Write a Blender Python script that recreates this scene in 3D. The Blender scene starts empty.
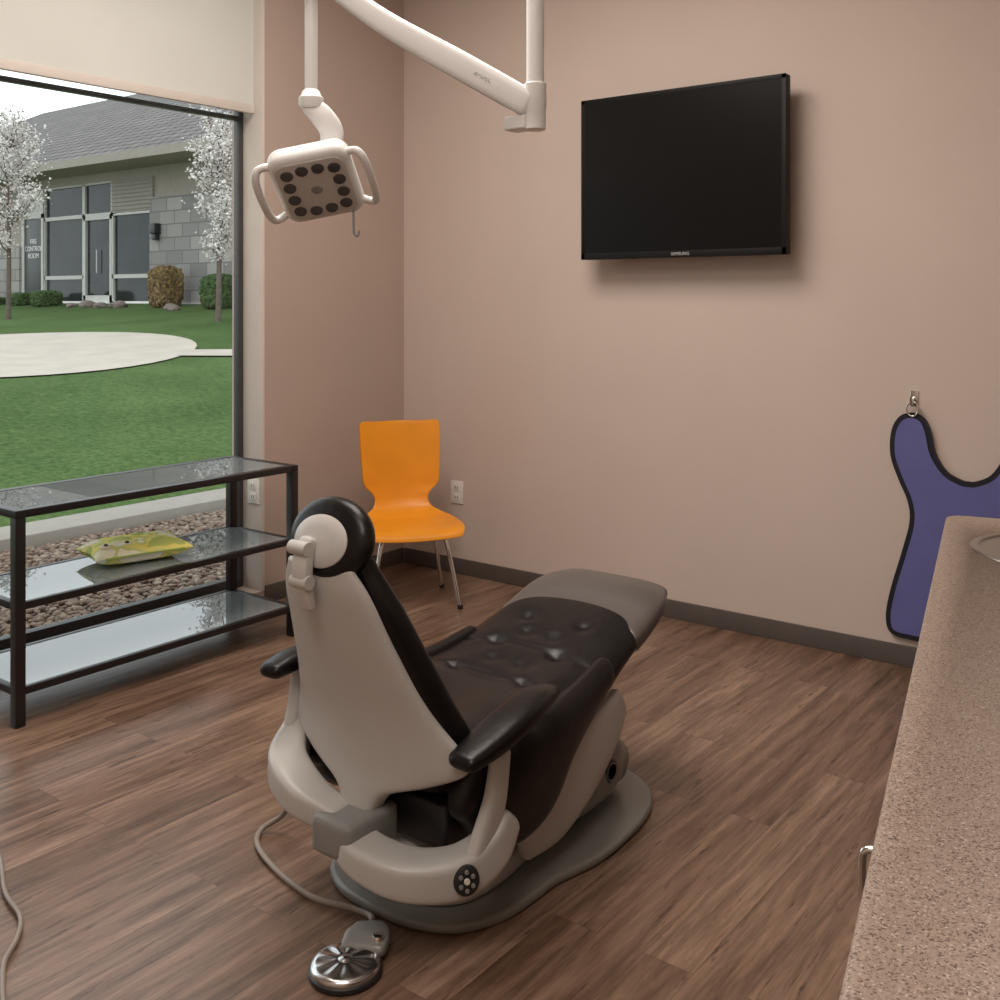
import bpy, bmesh, math, random
from mathutils import Vector, Matrix, noise
random.seed(7)
scene = bpy.context.scene
COL = scene.collection
V = Vector

# ------------------------------------------------------------------ materials
def nmat(name):
    m = bpy.data.materials.new(name); m.use_nodes = True
    nt = m.node_tree
    return m, nt, nt.nodes["Principled BSDF"]

def mat(name, col, rough=0.5, metal=0.0, var=0.06, scale=8.0, bump=0.0, bscale=200.0, spec=0.5, coat=0.0):
    m, nt, p = nmat(name)
    tc = nt.nodes.new("ShaderNodeTexCoord")
    n = nt.nodes.new("ShaderNodeTexNoise"); n.inputs["Scale"].default_value = scale
    n.inputs["Detail"].default_value = 3
    nt.links.new(tc.outputs["Object"], n.inputs["Vector"])
    r = nt.nodes.new("ShaderNodeValToRGB")
    a = [max(0, c*(1-var)) for c in col]; b = [min(1, c*(1+var)) for c in col]
    r.color_ramp.elements[0].color = (*a, 1); r.color_ramp.elements[1].color = (*b, 1)
    r.color_ramp.elements[0].position = .3; r.color_ramp.elements[1].position = .7
    nt.links.new(n.outputs["Fac"], r.inputs["Fac"])
    nt.links.new(r.outputs["Color"], p.inputs["Base Color"])
    p.inputs["Roughness"].default_value = rough
    p.inputs["Metallic"].default_value = metal
    p.inputs["Specular IOR Level"].default_value = spec
    p.inputs["Coat Weight"].default_value = coat
    if bump > 0:
        n2 = nt.nodes.new("ShaderNodeTexNoise"); n2.inputs["Scale"].default_value = bscale
        n2.inputs["Detail"].default_value = 4
        nt.links.new(tc.outputs["Object"], n2.inputs["Vector"])
        bp = nt.nodes.new("ShaderNodeBump"); bp.inputs["Strength"].default_value = bump
        bp.inputs["Distance"].default_value = .01
        nt.links.new(n2.outputs["Fac"], bp.inputs["Height"])
        nt.links.new(bp.outputs["Normal"], p.inputs["Normal"])
    return m

def glass_mat(name, tint=(1, 1, 1), ior=1.5, rough=0.0, painted_sheen=0.0):
    m = bpy.data.materials.new(name); m.use_nodes = True
    nt = m.node_tree; nt.nodes.clear()
    o = nt.nodes.new("ShaderNodeOutputMaterial")
    t = nt.nodes.new("ShaderNodeBsdfTransparent"); t.inputs["Color"].default_value = (*tint, 1)
    g = nt.nodes.new("ShaderNodeBsdfGlossy"); g.inputs["Roughness"].default_value = rough
    f = nt.nodes.new("ShaderNodeFresnel"); f.inputs["IOR"].default_value = ior
    mx = nt.nodes.new("ShaderNodeMixShader")
    src = t.outputs[0]
    if painted_sheen > 0:
        d = nt.nodes.new("ShaderNodeBsdfDiffuse"); d.inputs["Color"].default_value = (.82, .95, 1.0, 1)  # pale blue diffuse colour painted in as bright reflection
        m2 = nt.nodes.new("ShaderNodeMixShader"); m2.inputs[0].default_value = painted_sheen
        nt.links.new(t.outputs[0], m2.inputs[1]); nt.links.new(d.outputs[0], m2.inputs[2]); src = m2.outputs[0]
    nt.links.new(f.outputs[0], mx.inputs[0]); nt.links.new(src, mx.inputs[1])
    nt.links.new(g.outputs[0], mx.inputs[2]); nt.links.new(mx.outputs[0], o.inputs[0])
    return m

def swiz(nt, axes, scale=(1, 1, 1)):
    tc = nt.nodes.new("ShaderNodeTexCoord")
    s = nt.nodes.new("ShaderNodeSeparateXYZ"); c = nt.nodes.new("ShaderNodeCombineXYZ")
    nt.links.new(tc.outputs["Object"], s.inputs[0])
    for i, a in enumerate(axes):
        if a: nt.links.new(s.outputs[a], c.inputs[i])
    mp = nt.nodes.new("ShaderNodeMapping"); mp.inputs["Scale"].default_value = scale
    nt.links.new(c.outputs[0], mp.inputs[0])
    return mp.outputs[0]

def floor_mat():
    m, nt, p = nmat("wood_plank_floor"); L = nt.links
    v = swiz(nt, ("Y", "X", "Z"))
    b = nt.nodes.new("ShaderNodeTexBrick"); L.new(v, b.inputs["Vector"])
    b.offset = .37; b.offset_frequency = 2
    b.inputs["Scale"].default_value = 1; b.inputs["Brick Width"].default_value = 1.15
    b.inputs["Row Height"].default_value = .125; b.inputs["Mortar Size"].default_value = .0007
    b.inputs["Mortar Smooth"].default_value = .1
    b.inputs["Color1"].default_value = (.190, .118, .080, 1)
    b.inputs["Color2"].default_value = (.285, .190, .137, 1)
    b.inputs["Mortar"].default_value = (.10, .063, .046, 1)
    def streak(sx, sy, lo, hi, c0, c1, det, dist, rgh=.68):
        v2 = swiz(nt, ("Y", "X", "Z"), (sx, sy, 1))
        n = nt.nodes.new("ShaderNodeTexNoise"); n.inputs["Scale"].default_value = 1.0
        n.inputs["Detail"].default_value = det; n.inputs["Roughness"].default_value = rgh; n.inputs["Distortion"].default_value = dist
        ad = nt.nodes.new("ShaderNodeVectorMath"); ad.operation = 'ADD'
        sc = nt.nodes.new("ShaderNodeVectorMath"); sc.operation = 'SCALE'; sc.inputs["Scale"].default_value = 60
        L.new(b.outputs["Color"], sc.inputs[0]); L.new(v2, ad.inputs[0]); L.new(sc.outputs[0], ad.inputs[1])
        L.new(ad.outputs[0], n.inputs["Vector"])
        r = nt.nodes.new("ShaderNodeValToRGB")
        r.color_ramp.elements[0].position = lo; r.color_ramp.elements[0].color = (*c0, 1)
        r.color_ramp.elements[1].position = hi; r.color_ramp.elements[1].color = (*c1, 1)
        L.new(n.outputs["Fac"], r.inputs["Fac"]); return n, r
    n, r = streak(2.0, 30, .37, .63, (.50, .46, .42), (1.26, 1.24, 1.2), 12, .3, .76)
    _, r3 = streak(1.2, 9, .36, .58, (.60, .54, .49), (1.12, 1.12, 1.12), 9, .8, .72)
    _, r4 = streak(5, 42, .33, .39, (.34, .28, .24), (1, 1, 1), 4, .4)
    cur = b.outputs["Color"]
    for rr_, f in ((r, .95), (r3, .95), (r4, .8)):
        mx = nt.nodes.new("ShaderNodeMix"); mx.data_type = 'RGBA'; mx.blend_type = 'MULTIPLY'
        mx.inputs["Factor"].default_value = f
        L.new(cur, mx.inputs["A"]); L.new(rr_.outputs["Color"], mx.inputs["B"]); cur = mx.outputs["Result"]
    L.new(cur, p.inputs["Base Color"])
    p.inputs["Roughness"].default_value = .33
    bp = nt.nodes.new("ShaderNodeBump"); bp.inputs["Strength"].default_value = .12; bp.inputs["Distance"].default_value = .004
    L.new(n.outputs["Fac"], bp.inputs["Height"]); L.new(bp.outputs["Normal"], p.inputs["Normal"])
    return m

def counter_mat():
    m, nt, p = nmat("speckled_laminate"); L = nt.links
    tc = nt.nodes.new("ShaderNodeTexCoord")
    n = nt.nodes.new("ShaderNodeTexNoise"); n.inputs["Scale"].default_value = 60; n.inputs["Detail"].default_value = 2
    L.new(tc.outputs["Object"], n.inputs["Vector"])
    ds = nt.nodes.new("ShaderNodeVectorMath"); ds.operation = 'SCALE'; ds.inputs["Scale"].default_value = .01
    ad = nt.nodes.new("ShaderNodeVectorMath"); ad.operation = 'ADD'
    L.new(n.outputs["Color"], ds.inputs[0]); L.new(tc.outputs["Object"], ad.inputs[0]); L.new(ds.outputs[0], ad.inputs[1])
    vo = nt.nodes.new("ShaderNodeTexVoronoi"); vo.inputs["Scale"].default_value = 480
    L.new(ad.outputs[0], vo.inputs["Vector"])
    s = nt.nodes.new("ShaderNodeSeparateColor"); L.new(vo.outputs["Color"], s.inputs[0])
    r = nt.nodes.new("ShaderNodeValToRGB"); r.color_ramp.interpolation = 'CONSTANT'
    e = r.color_ramp.elements
    e[0].position = 0; e[0].color = (.13, .090, .070, 1)
    e[1].position = .12; e[1].color = (.31, .238, .190, 1)
    x = e.new(.45); x.color = (.355, .278, .225, 1)
    x = e.new(.80); x.color = (.255, .19, .153, 1)
    x = e.new(.94); x.color = (.48, .41, .35, 1)
    L.new(s.outputs[0], r.inputs["Fac"]); L.new(r.outputs["Color"], p.inputs["Base Color"])
    p.inputs["Roughness"].default_value = .45
    return m

def brick_mat(name, c1, c2, mortar, axes, bw, rh, ms, rough=.85):
    m, nt, p = nmat(name)
    v = swiz(nt, axes)
    b = nt.nodes.new("ShaderNodeTexBrick"); nt.links.new(v, b.inputs["Vector"])
    b.inputs["Scale"].default_value = 1; b.inputs["Brick Width"].default_value = bw
    b.inputs["Row Height"].default_value = rh; b.inputs["Mortar Size"].default_value = ms
    b.inputs["Color1"].default_value = (*c1, 1); b.inputs["Color2"].default_value = (*c2, 1)
    b.inputs["Mortar"].default_value = (*mortar, 1)
    nt.links.new(b.outputs["Color"], p.inputs["Base Color"])
    p.inputs["Roughness"].default_value = rough
    return m

def island_mat(name, cols, rough=.8):
    m, nt, p = nmat(name)
    g = nt.nodes.new("ShaderNodeNewGeometry")
    r = nt.nodes.new("ShaderNodeValToRGB")
    e = r.color_ramp.elements
    e[0].color = (*cols[0], 1); e[1].color = (*cols[-1], 1)
    for i, c in enumerate(cols[1:-1]):
        x = e.new((i+1)/(len(cols)-1)); x.color = (*c, 1)
    nt.links.new(g.outputs["Random Per Island"], r.inputs["Fac"])
    nt.links.new(r.outputs["Color"], p.inputs["Base Color"])
    p.inputs["Roughness"].default_value = rough
    return m

def shade_mat():
    m = bpy.data.materials.new("shade_fabric_cloth"); m.use_nodes = True
    nt = m.node_tree; nt.nodes.clear(); L = nt.links
    o = nt.nodes.new("ShaderNodeOutputMaterial")
    tc = nt.nodes.new("ShaderNodeTexCoord"); n = nt.nodes.new("ShaderNodeTexNoise"); n.inputs["Scale"].default_value = 3
    r = nt.nodes.new("ShaderNodeValToRGB")
    r.color_ramp.elements[0].color = (.80, .79, .75, 1); r.color_ramp.elements[1].color = (.86, .85, .81, 1)
    L.new(tc.outputs["Object"], n.inputs["Vector"]); L.new(n.outputs["Fac"], r.inputs["Fac"])
    d = nt.nodes.new("ShaderNodeBsdfDiffuse"); t = nt.nodes.new("ShaderNodeBsdfTranslucent")
    mx = nt.nodes.new("ShaderNodeMixShader"); mx.inputs[0].default_value = .35
    L.new(r.outputs["Color"], d.inputs["Color"]); L.new(r.outputs["Color"], t.inputs["Color"])
    L.new(d.outputs[0], mx.inputs[1]); L.new(t.outputs[0], mx.inputs[2]); L.new(mx.outputs[0], o.inputs[0])
    return m

M_wall = mat("painted_wall", (.605, .50, .437), .7, var=.02, scale=2, bump=.05, bscale=160)
M_wall_shaded = mat("painted_wall_shaded", (.475, .375, .318), .7, var=.02, scale=2, bump=.05, bscale=160)  # same wall paint, darkened to put the backlit shade into the colour
M_ceil = mat("painted_ceiling", (.75, .73, .70), .8, var=.02)
M_base = mat("vinyl_baseboard", (.10, .080, .070), .5)
M_floor = floor_mat()
M_black = mat("black_metal", (.012, .009, .009), .35)
M_frame = mat("dark_bronze_frame", (.05, .05, .05), .4)
M_leather = mat("black_leather", (.006, .0045, .005), .34, var=.2, scale=12, bump=.10, bscale=45, spec=.35)
M_white = mat("white_plastic", (.54, .525, .50), .36, var=.02)
M_arm = mat("light_arm_plastic", (.80, .80, .79), .35, var=.02)
M_grey = mat("grey_plastic", (.235, .23, .21), .28, var=.04)
M_grey2 = mat("grey_metal", (.25, .25, .24), .3, var=.04)
M_toe = mat("toe_cover", (.105, .090, .082), .36, var=.06)
M_dark = mat("dark_plastic", (.02, .02, .022), .4)
M_chrome = mat("chrome", (.75, .74, .72), .12, metal=1, var=.02)
M_chrome2 = mat("satin_chrome", (.66, .65, .64), .22, metal=1, var=.02)
M_steel = mat("brushed_steel", (.42, .41, .40), .28, metal=1, var=.05)
M_orange = mat("orange_lacquer", (.85, .315, .015), .35, var=.04)
M_screen = mat("screen_glass", (.004, .003, .003), .3, var=.1, spec=.25)
M_bezel = mat("bezel", (.006, .005, .005), .5, spec=.25)
M_logo = mat("logo_print", (.55, .55, .55), .4)
M_outlet = mat("outlet_plastic", (.80, .78, .73), .4, var=.01)
M_purple = mat("purple_vinyl", (.125, .128, .33), .5, var=.06, bump=.1, bscale=12)
M_trim = mat("black_binding", (.010, .010, .018), .5)
M_shade = shade_mat()
M_reveal = mat("reveal_paint", (.66, .60, .54), .7, var=.02)
M_counter = counter_mat()
M_cab = mat("cabinet_laminate", (.11, .07, .05), .5, var=.1)
M_hose = mat("hose_vinyl", (.27, .22, .18), .4)
M_glass = glass_mat("window_glass", (.965, .98, .975), 1.22)
M_tglass = glass_mat("table_glass", (.90, .95, .94), 2.6, painted_sheen=.24)  # pale diffuse share stands in for bright sky reflections on the shelves

# ------------------------------------------------------------------ mesh helpers
def obj_from(name, verts, faces, m, smooth=True):
    me = bpy.data.meshes.new(name); me.from_pydata([tuple(v) for v in verts], [], faces)
    me.validate()
    bm = bmesh.new(); bm.from_mesh(me); bmesh.ops.recalc_face_normals(bm, faces=bm.faces); bm.to_mesh(me); bm.free()
    o = bpy.data.objects.new(name, me); COL.objects.link(o)
    me.materials.append(m)
    if smooth:
        for p in me.polygons: p.use_smooth = True
    return o

def autosmooth(o, ang=35):
    me = o.data
    bm = bmesh.new(); bm.from_mesh(me)
    for f in bm.faces: f.smooth = True
    for e in bm.edges:
        if len(e.link_faces) == 2 and e.calc_face_angle(0) > math.radians(ang): e.smooth = False
    bm.to_mesh(me); bm.free()
    return o

def boxes(name, lst, m, bevel=0.0, seg=2):
    bm = bmesh.new()
    for b in lst:
        r = bmesh.ops.create_cube(bm, size=1)
        S = V((b[1]-b[0], b[3]-b[2], b[5]-b[4])); C = V(((b[0]+b[1])/2, (b[2]+b[3])/2, (b[4]+b[5])/2))
        for v in r["verts"]: v.co = V((v.co.x*S.x, v.co.y*S.y, v.co.z*S.z)) + C
    if bevel > 0:
        bmesh.ops.bevel(bm, geom=list(bm.edges), offset=bevel, segments=seg, profile=.6, affect='EDGES', clamp_overlap=True)
    me = bpy.data.meshes.new(name); bm.to_mesh(me); bm.free()
    o = bpy.data.objects.new(name, me); COL.objects.link(o); me.materials.append(m)
    if bevel > 0: autosmooth(o, 50)
    return o

def catmull(P, sub):
    if len(P) < 3 or sub < 2: return [list(p) for p in P]
    out = []
    for i in range(len(P)-1):
        p0 = P[max(i-1, 0)]; p1 = P[i]; p2 = P[i+1]; p3 = P[min(i+2, len(P)-1)]
        for s in range(sub):
            t = s/sub
            out.append([.5*(2*b+(c-a)*t+(2*a-5*b+4*c-d)*t*t+(-a+3*b-3*c+d)*t**3) for a, b, c, d in zip(p0, p1, p2, p3)])
    out.append(list(P[-1]))
    return out

def sweep(name, pts, m, n=28, e=2.6, side=None, sub=6, cap=1.0):
    P = catmull(pts, sub)
    N = len(P)
    pos = [V(p[:3]) for p in P]
    secs = []
    for i in range(N):
        t = (pos[min(i+1, N-1)]-pos[max(i-1, 0)]).normalized()
        if side is None:
            s = t.cross(V((0, 0, 1)))
            if s.length < 1e-3: s = V((1, 0, 0))
            s.normalize()
        else:
            s = V(side); s = (s - t*s.dot(t)).normalized()
        u = s.cross(t).normalized()
        secs.append((pos[i], s, u, max(P[i][3], .001), max(P[i][4], .001), t))
    out = []
    A = [80, 65, 48, 32, 16]
    c, s, u, w, h, t = secs[0]; r = min(w, h)*cap
    for a in A:
        a = math.radians(a); k = r*(1-math.cos(a)); out.append((c-t*(r*math.sin(a)), s, u, w-k, h-k))
    out += [x[:5] for x in secs]
    c, s, u, w, h, t = secs[-1]; r = min(w, h)*cap
    for a in reversed(A):
        a = math.radians(a); k = r*(1-math.cos(a)); out.append((c+t*(r*math.sin(a)), s, u, w-k, h-k))
    vs = []; fs = []
    for (c, s, u, w, h) in out:
        for j in range(n):
            a = 2*math.pi*j/n; ca, sa = math.cos(a), math.sin(a)
            x = w*math.copysign(abs(ca)**(2/e), ca); y = h*math.copysign(abs(sa)**(2/e), sa)
            vs.append(c+s*x+u*y)
    for i in range(len(out)-1):
        for j in range(n):
            k = (j+1) % n
            fs.append((i*n+j, i*n+k, (i+1)*n+k, (i+1)*n+j))
    fs.append(tuple(range(n))); fs.append(tuple((len(out)-1)*n+j for j in range(n)))
    return obj_from(name, vs, fs, m)

def tube(name, pts, r, m, n=14, sub=8, closed=False):
    P = [V(p) for p in catmull([list(p) for p in pts], sub)]
    N = len(P)
    rr = r if callable(r) else (lambda t: r)
    t0 = (P[1]-P[0]).normalized()
    nrm = t0.orthogonal().normalized()
    vs = []; fs = []
    for i in range(N):
        t = (P[min(i+1, N-1)]-P[max(i-1, 0)]).normalized()
        nrm = (nrm - t*nrm.dot(t)).normalized(); b = t.cross(nrm)
        for j in range(n):
            a = 2*math.pi*j/n
            vs.append(P[i]+(nrm*math.cos(a)+b*math.sin(a))*rr(i/(N-1)))
    for i in range(N-1):
        for j in range(n):
            k = (j+1) % n; fs.append((i*n+j, i*n+k, (i+1)*n+k, (i+1)*n+j))
    fs.append(tuple(range(n))); fs.append(tuple((N-1)*n+j for j in range(n)))
    o = obj_from(name, vs, fs, m); return autosmooth(o, 50)

def lathe(name, prof, m, M=Matrix(), n=40, sx=1, sy=1):
    vs = []; fs = []
    for (r, z) in prof:
        for j in range(n):
            a = 2*math.pi*j/n; vs.append(M @ V((r*math.cos(a)*sx, r*math.sin(a)*sy, z)))
    for i in range(len(prof)-1):
        for j in range(n):
            k = (j+1) % n; fs.append((i*n+j, i*n+k, (i+1)*n+k, (i+1)*n+j))
    fs.append(tuple(range(n))); fs.append(tuple((len(prof)-1)*n+j for j in range(n)))
    return autosmooth(obj_from(name, vs, fs, m), 40)

def slab(name, outline, z0, z1, m, bevel=.01, M=Matrix()):
    bm = bmesh.new()
    vs = [bm.verts.new((x, y, z0)) for x, y in outline]
    f = bm.faces.new(vs)
    r = bmesh.ops.extrude_face_region(bm, geom=[f])
    ev = [g for g in r["geom"] if isinstance(g, bmesh.types.BMVert)]
    for v in ev: v.co.z = z1
    bmesh.ops.recalc_face_normals(bm, faces=bm.faces)
    if bevel > 0:
        top = [e for e in bm.edges if e.calc_face_angle(0) > math.radians(60)]
        bmesh.ops.bevel(bm, geom=top, offset=bevel, segments=4, profile=.5, affect='EDGES')
    bm.transform(M)
    me = bpy.data.meshes.new(name); bm.to_mesh(me); bm.free()
    o = bpy.data.objects.new(name, me); COL.objects.link(o); me.materials.append(m)
    return autosmooth(o, 45)

def text(name, s, size, M, m, ext=.001):
    cu = bpy.data.curves.new(name+"_c", 'FONT'); cu.body = s; cu.size = size; cu.extrude = ext
    cu.align_x = 'CENTER'; cu.align_y = 'CENTER'
    t = bpy.data.objects.new(name+"_t", cu); COL.objects.link(t)
    bpy.context.view_layer.update()
    me = bpy.data.meshes.new_from_object(t.evaluated_get(bpy.context.evaluated_depsgraph_get()))
    bpy.data.objects.remove(t)
    me.transform(M); me.materials.clear(); me.materials.append(m)
    o = bpy.data.objects.new(name, me); COL.objects.link(o); return o

def xf(objs, M):
    for o in objs: o.data.transform(M)

def meta(o, label, cat, **k):
    o["label"] = label; o["category"] = cat
    for a, b in k.items(): o[a] = b

def thing(name, origin, parts, label, cat, subs=(), **k):
    e = bpy.data.objects.new(name, None); e.empty_display_size = .1
    COL.objects.link(e); e.location = origin
    T = Matrix.Translation(-V(origin))
    for p in parts:
        p.data.transform(T); p.parent = e
    for (c, par) in subs:
        c.data.transform(T); c.parent = par
    meta(e, label, cat, **k)
    return e

def single(o, origin, label=None, cat=None, **k):
    o.data.transform(Matrix.Translation(-V(origin))); o.location = origin
    if label: meta(o, label, cat, **k)
    return o

def struct(o, label):
    o["kind"] = "structure"; o["label"] = label; o["category"] = o.name.split("_")[0]
    return o

# ------------------------------------------------------------------ room shell
H = 3.5
struct(boxes("floor", [(-.25, 5.2, -6, .15, -.1, 0)], M_floor), "brown wood-look vinyl plank floor")
struct(boxes("ceiling", [(-.25, 5.2, -6, .15, H, H+.1)], M_ceil), "plain painted ceiling")
struct(boxes("wall_back", [(-.25, 5.2, 0, .15, 0, H)], M_wall), "beige painted wall carrying the television")
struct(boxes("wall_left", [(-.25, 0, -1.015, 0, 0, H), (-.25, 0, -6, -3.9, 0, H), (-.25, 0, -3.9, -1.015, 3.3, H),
                           (-.25, 0, -3.9, -1.015, 0, .06)], M_wall_shaded), "beige painted wall, shade put into its colour, with the tall window opening")
struct(boxes("wall_right", [(5.2, 5.35, -6, .15, 0, H)], M_wall), "beige painted side wall")
struct(boxes("wall_front", [(-.25, 5.35, -6.15, -6, 0, H)], M_wall), "beige painted wall")
struct(boxes("baseboard_back", [(.013, 5.19, -.013, -.0005, 0.0005, .085)], M_base, .003), "dark brown vinyl cove baseboard")
struct(boxes("baseboard_left", [(.0005, .013, -1.015, -.014, 0.0005, .085)], M_base, .003), "dark brown vinyl cove baseboard")
struct(boxes("trim_1", [(-.145, .005, -1.03, -1.0155, .06, 3.3)], M_reveal, .003), "pale painted window reveal trim")
wf = boxes("window_1", [(-.19, -.145, -1.053, -1.0155, .06, 3.3), (-.19, -.13, -3.899, -3.86, .06, 3.3),
                       (-.19, -.15, -3.86, -1.05, 2.402, 2.422), (-.19, -.14, -3.86, -1.05, .06, .11),
                       (-.19, -.14, -3.86, -1.05, 3.25, 3.3)], M_frame, .004)
struct(wf, "tall storefront window with dark bronze metal frame")
wg = boxes("window_glass", [(-.163, -.157, -3.84, -1.05, .11, 3.25)], M_glass); wg.parent = wf
sh = boxes("shade_fabric", [(-.062, -.056, -3.88, -1.036, 2.47, 3.28)], M_shade)
hb = boxes("hem_bar", [(-.072, -.046, -3.88, -1.036, 2.425, 2.47)], M_reveal, .006)
thing("roller_shade", (-.06, -2.46, 2.7), [sh, hb], "pale off-white fabric roller shade partly lowered over the window", "window shade")

# ------------------------------------------------------------------ outlets
def outlet(origin, face):
    pl = boxes("cover_plate", [(-.043, .043, -.006, 0, -.062, .062)], M_outlet, .003)
    s1 = boxes("socket", [(-.02, .02, -.009, -.005, .01, .045)], M_outlet, .003)
    s2 = boxes("socket", [(-.02, .02, -.009, -.005, -.045, -.01)], M_outlet, .003)
    sl = boxes("slot", [(-.009, -.006, -.0095, -.0085, .02, .035), (.006, .009, -.0095, -.0085, .02, .035)], M_dark)
    sl2 = boxes("slot", [(-.009, -.006, -.0095, -.0085, -.035, -.02), (.006, .009, -.0095, -.0085, -.035, -.02)], M_dark)
    R = Matrix.Translation(V(origin)) @ Matrix.Rotation(face, 4, 'Z')
    xf([pl, s1, s2, sl, sl2], R)
    return [pl, s1, s2], [(sl, s1), (sl2, s2)]
a, b = outlet((.40, -.001, .445), 0)
thing("power_outlet", (.40, 0, .445), a, "white wall power outlet beside the orange chair", "power outlet", subs=b)
a, b = outlet((-.06, -1.031, .55), 0)
thing("power_outlet", (-.06, -1.031, .55), a, "white power outlet on the window reveal behind the glass table", "power outlet", subs=b)

# ------------------------------------------------------------------ television
tx0, tx1, tz0, tz1 = 1.305, 2.34, 1.695, 2.465
body = boxes("housing", [(tx0, tx1, -.145, -.095, tz0, tz1)], M_bezel, .008)
bz = boxes("bezel", [(tx0, tx1, -.150, -.144, tz0, tz0+.03), (tx0, tx1, -.150, -.144, tz1-.02, tz1),
                     (tx0, tx0+.02, -.150, -.144, tz0, tz1), (tx1-.02, tx1, -.150, -.144, tz0, tz1)], M_bezel, .001)
scr = boxes("screen", [(tx0+.02, tx1-.02, -.149, -.1455, tz0+.03, tz1-.02)], M_screen)
mt = boxes("wall_mount", [(1.6, 2.0, -.095, -.08, 1.95, 2.2), (1.75, 1.85, -.08, -.01, 2.0, 2.15), (1.62, 1.98, -.012, -.001, 1.93, 2.25)], M_dark, .003)
lg = text("logo", "SAMSUNG", .020, Matrix.Translation((1.84, -.1508, tz0+.015)) @ Matrix.Rotation(math.radians(90), 4, 'X'), M_logo)
thing("television", (1.82, 0, 2.08), [body, bz, scr, mt, lg], "black flat-screen television mounted on the beige wall", "television")

# ------------------------------------------------------------------ lead apron on hooks
left = [(3.036, .784), (3.01, .787), (2.955, .817), (2.912, .885), (2.896, .96), (2.878, 1.01), (2.85, 1.035), (2.815, 1.042), (2.771, 1.023),
        (2.74, .965), (2.735, .865), (2.768, .765), (2.803, .685), (2.812, .60), (2.782, .475), (2.739, .323), (2.718, .215), (2.724, .15), (2.758, .122), (2.83, .118), (3.036, .11)]
right = [(6.072-x, z) for x, z in reversed(left[1:-1])]
outl = left + right
outl = [tuple(p) for p in catmull([list(p) for p in outl+[outl[0]]], 4)[:-1]]
area = sum(outl[i][0]*outl[(i+1) % len(outl)][1]-outl[(i+1) % len(outl)][0]*outl[i][1] for i in range(len(outl)))
def offset(o, d):
    n = len(o); out = []
    sg = 1 if area > 0 else -1
    for i in range(n):
        a = V((*o[(i-2) % n], 0)); b = V((*o[(i+2) % n], 0)); t = (b-a).normalized()
        nn = V((-t.y, t.x, 0))*sg
        out.append((o[i][0]+nn.x*d, o[i][1]+nn.y*d))
    return out
def apron(name, ol, y0, y1, m):
    bm = bmesh.new()
    vs = [bm.verts.new((x, z, 0)) for x, z in ol]
    bm.faces.new(vs); bmesh.ops.triangulate(bm, faces=bm.faces)
    bm.verts.index_update()
    pts = [(v.co.x, v.co.y) for v in bm.verts]; fs = [[v.index for v in f.verts] for f in bm.faces]
    be = [[v.index for v in e.verts] for e in bm.edges if len(e.link_faces) == 1]
    bm.free(); n = len(pts)
    vv = [(x, y0, z) for x, z in pts]+[(x, y1, z) for x, z in pts]
    ff = fs+[[i+n for i in f] for f in fs]+[[a, b, b+n, a+n] for a, b in be]
    return autosmooth(obj_from(name, vv, ff, m), 40)
ab = apron("binding", outl, -.024, -.010, M_trim)
ap = apron("apron_body", offset(outl, .021), -.029, -.0245, M_purple)
ring = tube("hanging_loop", [(2.825+.022*math.cos(a), -.03, 1.058+.03*math.sin(a)) for a in [i*math.pi/6 for i in range(13)]], .004, M_chrome)
ring2 = tube("hanging_loop", [(3.247+.022*math.cos(a), -.03, 1.058+.03*math.sin(a)) for a in [i*math.pi/6 for i in range(13)]], .004, M_chrome)
thing("lead_apron", (3.036, -.02, .1), [ab, ap, ring, ring2], "purple lead x-ray apron with black binding hanging on the wall", "apron")
for hx in (2.825, 3.247):
    pl = boxes("mounting_plate", [(hx-.016, hx+.016, -.006, -.001, 1.07, 1.13)], M_chrome, .002)
    hk = tube("hook_arm", [(hx, -.006, 1.10), (hx, -.03, 1.09), (hx, -.045, 1.075), (hx, -.05, 1.09), (hx, -.052, 1.105)], .006, M_chrome)
    thing("wall_hook", (hx, 0, 1.10), [pl, hk], "small chrome wall hook holding the purple apron", "hook")

# ------------------------------------------------------------------ glass table
TX0, TX1, TY0, TY1, TH = .05, .515, -2.545, -1.25, .762
lw = .038
legs = []
for (x, y) in [(TX0, TY0), (TX0, TY1-lw), (TX1-lw, TY0), (TX1-lw, TY1-lw)]:
    legs.append(boxes("leg", [(x, x+lw, y, y+lw, 0.001, TH-.028)], M_black, .003))
parts = list(legs)
shelf_z = [TH, .435, .135]
for i, z in enumerate(shelf_z):
    if i == 0:
        fr = boxes("top_frame", [(TX0, TX1, TY0, TY0+lw, z-.028, z), (TX0, TX1, TY1-lw, TY1, z-.028, z),
                                 (TX0, TX0+lw, TY0+lw, TY1-lw, z-.028, z), (TX1-lw, TX1, TY0+lw, TY1-lw, z-.028, z)], M_black, .003)
        gl = boxes("glass_top", [(TX0+lw, TX1-lw, TY0+lw, TY1-lw, z-.009, z-.002)], M_tglass)
    else:
        w = .026
        fr = boxes("shelf_frame", [(TX0+lw, TX1-lw, TY0+.006, TY0+.006+w, z-.026, z), (TX0+lw, TX1-lw, TY1-.006-w, TY1-.006, z-.026, z),
                                   (TX0+.006, TX0+.006+w, TY0+lw, TY1-lw, z-.026, z), (TX1-.006-w, TX1-.006, TY0+lw, TY1-lw, z-.026, z)], M_black, .003)
        gl = boxes("glass_shelf", [(TX0+.032, TX1-.032, TY0+.032, TY1-.032, z-.009, z-.002)], M_tglass)
    parts += [fr, gl]
thing("console_table", ((TX0+TX1)/2, (TY0+TY1)/2, 0), parts, "black metal console table with three clear glass shelves by the window", "table")

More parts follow.
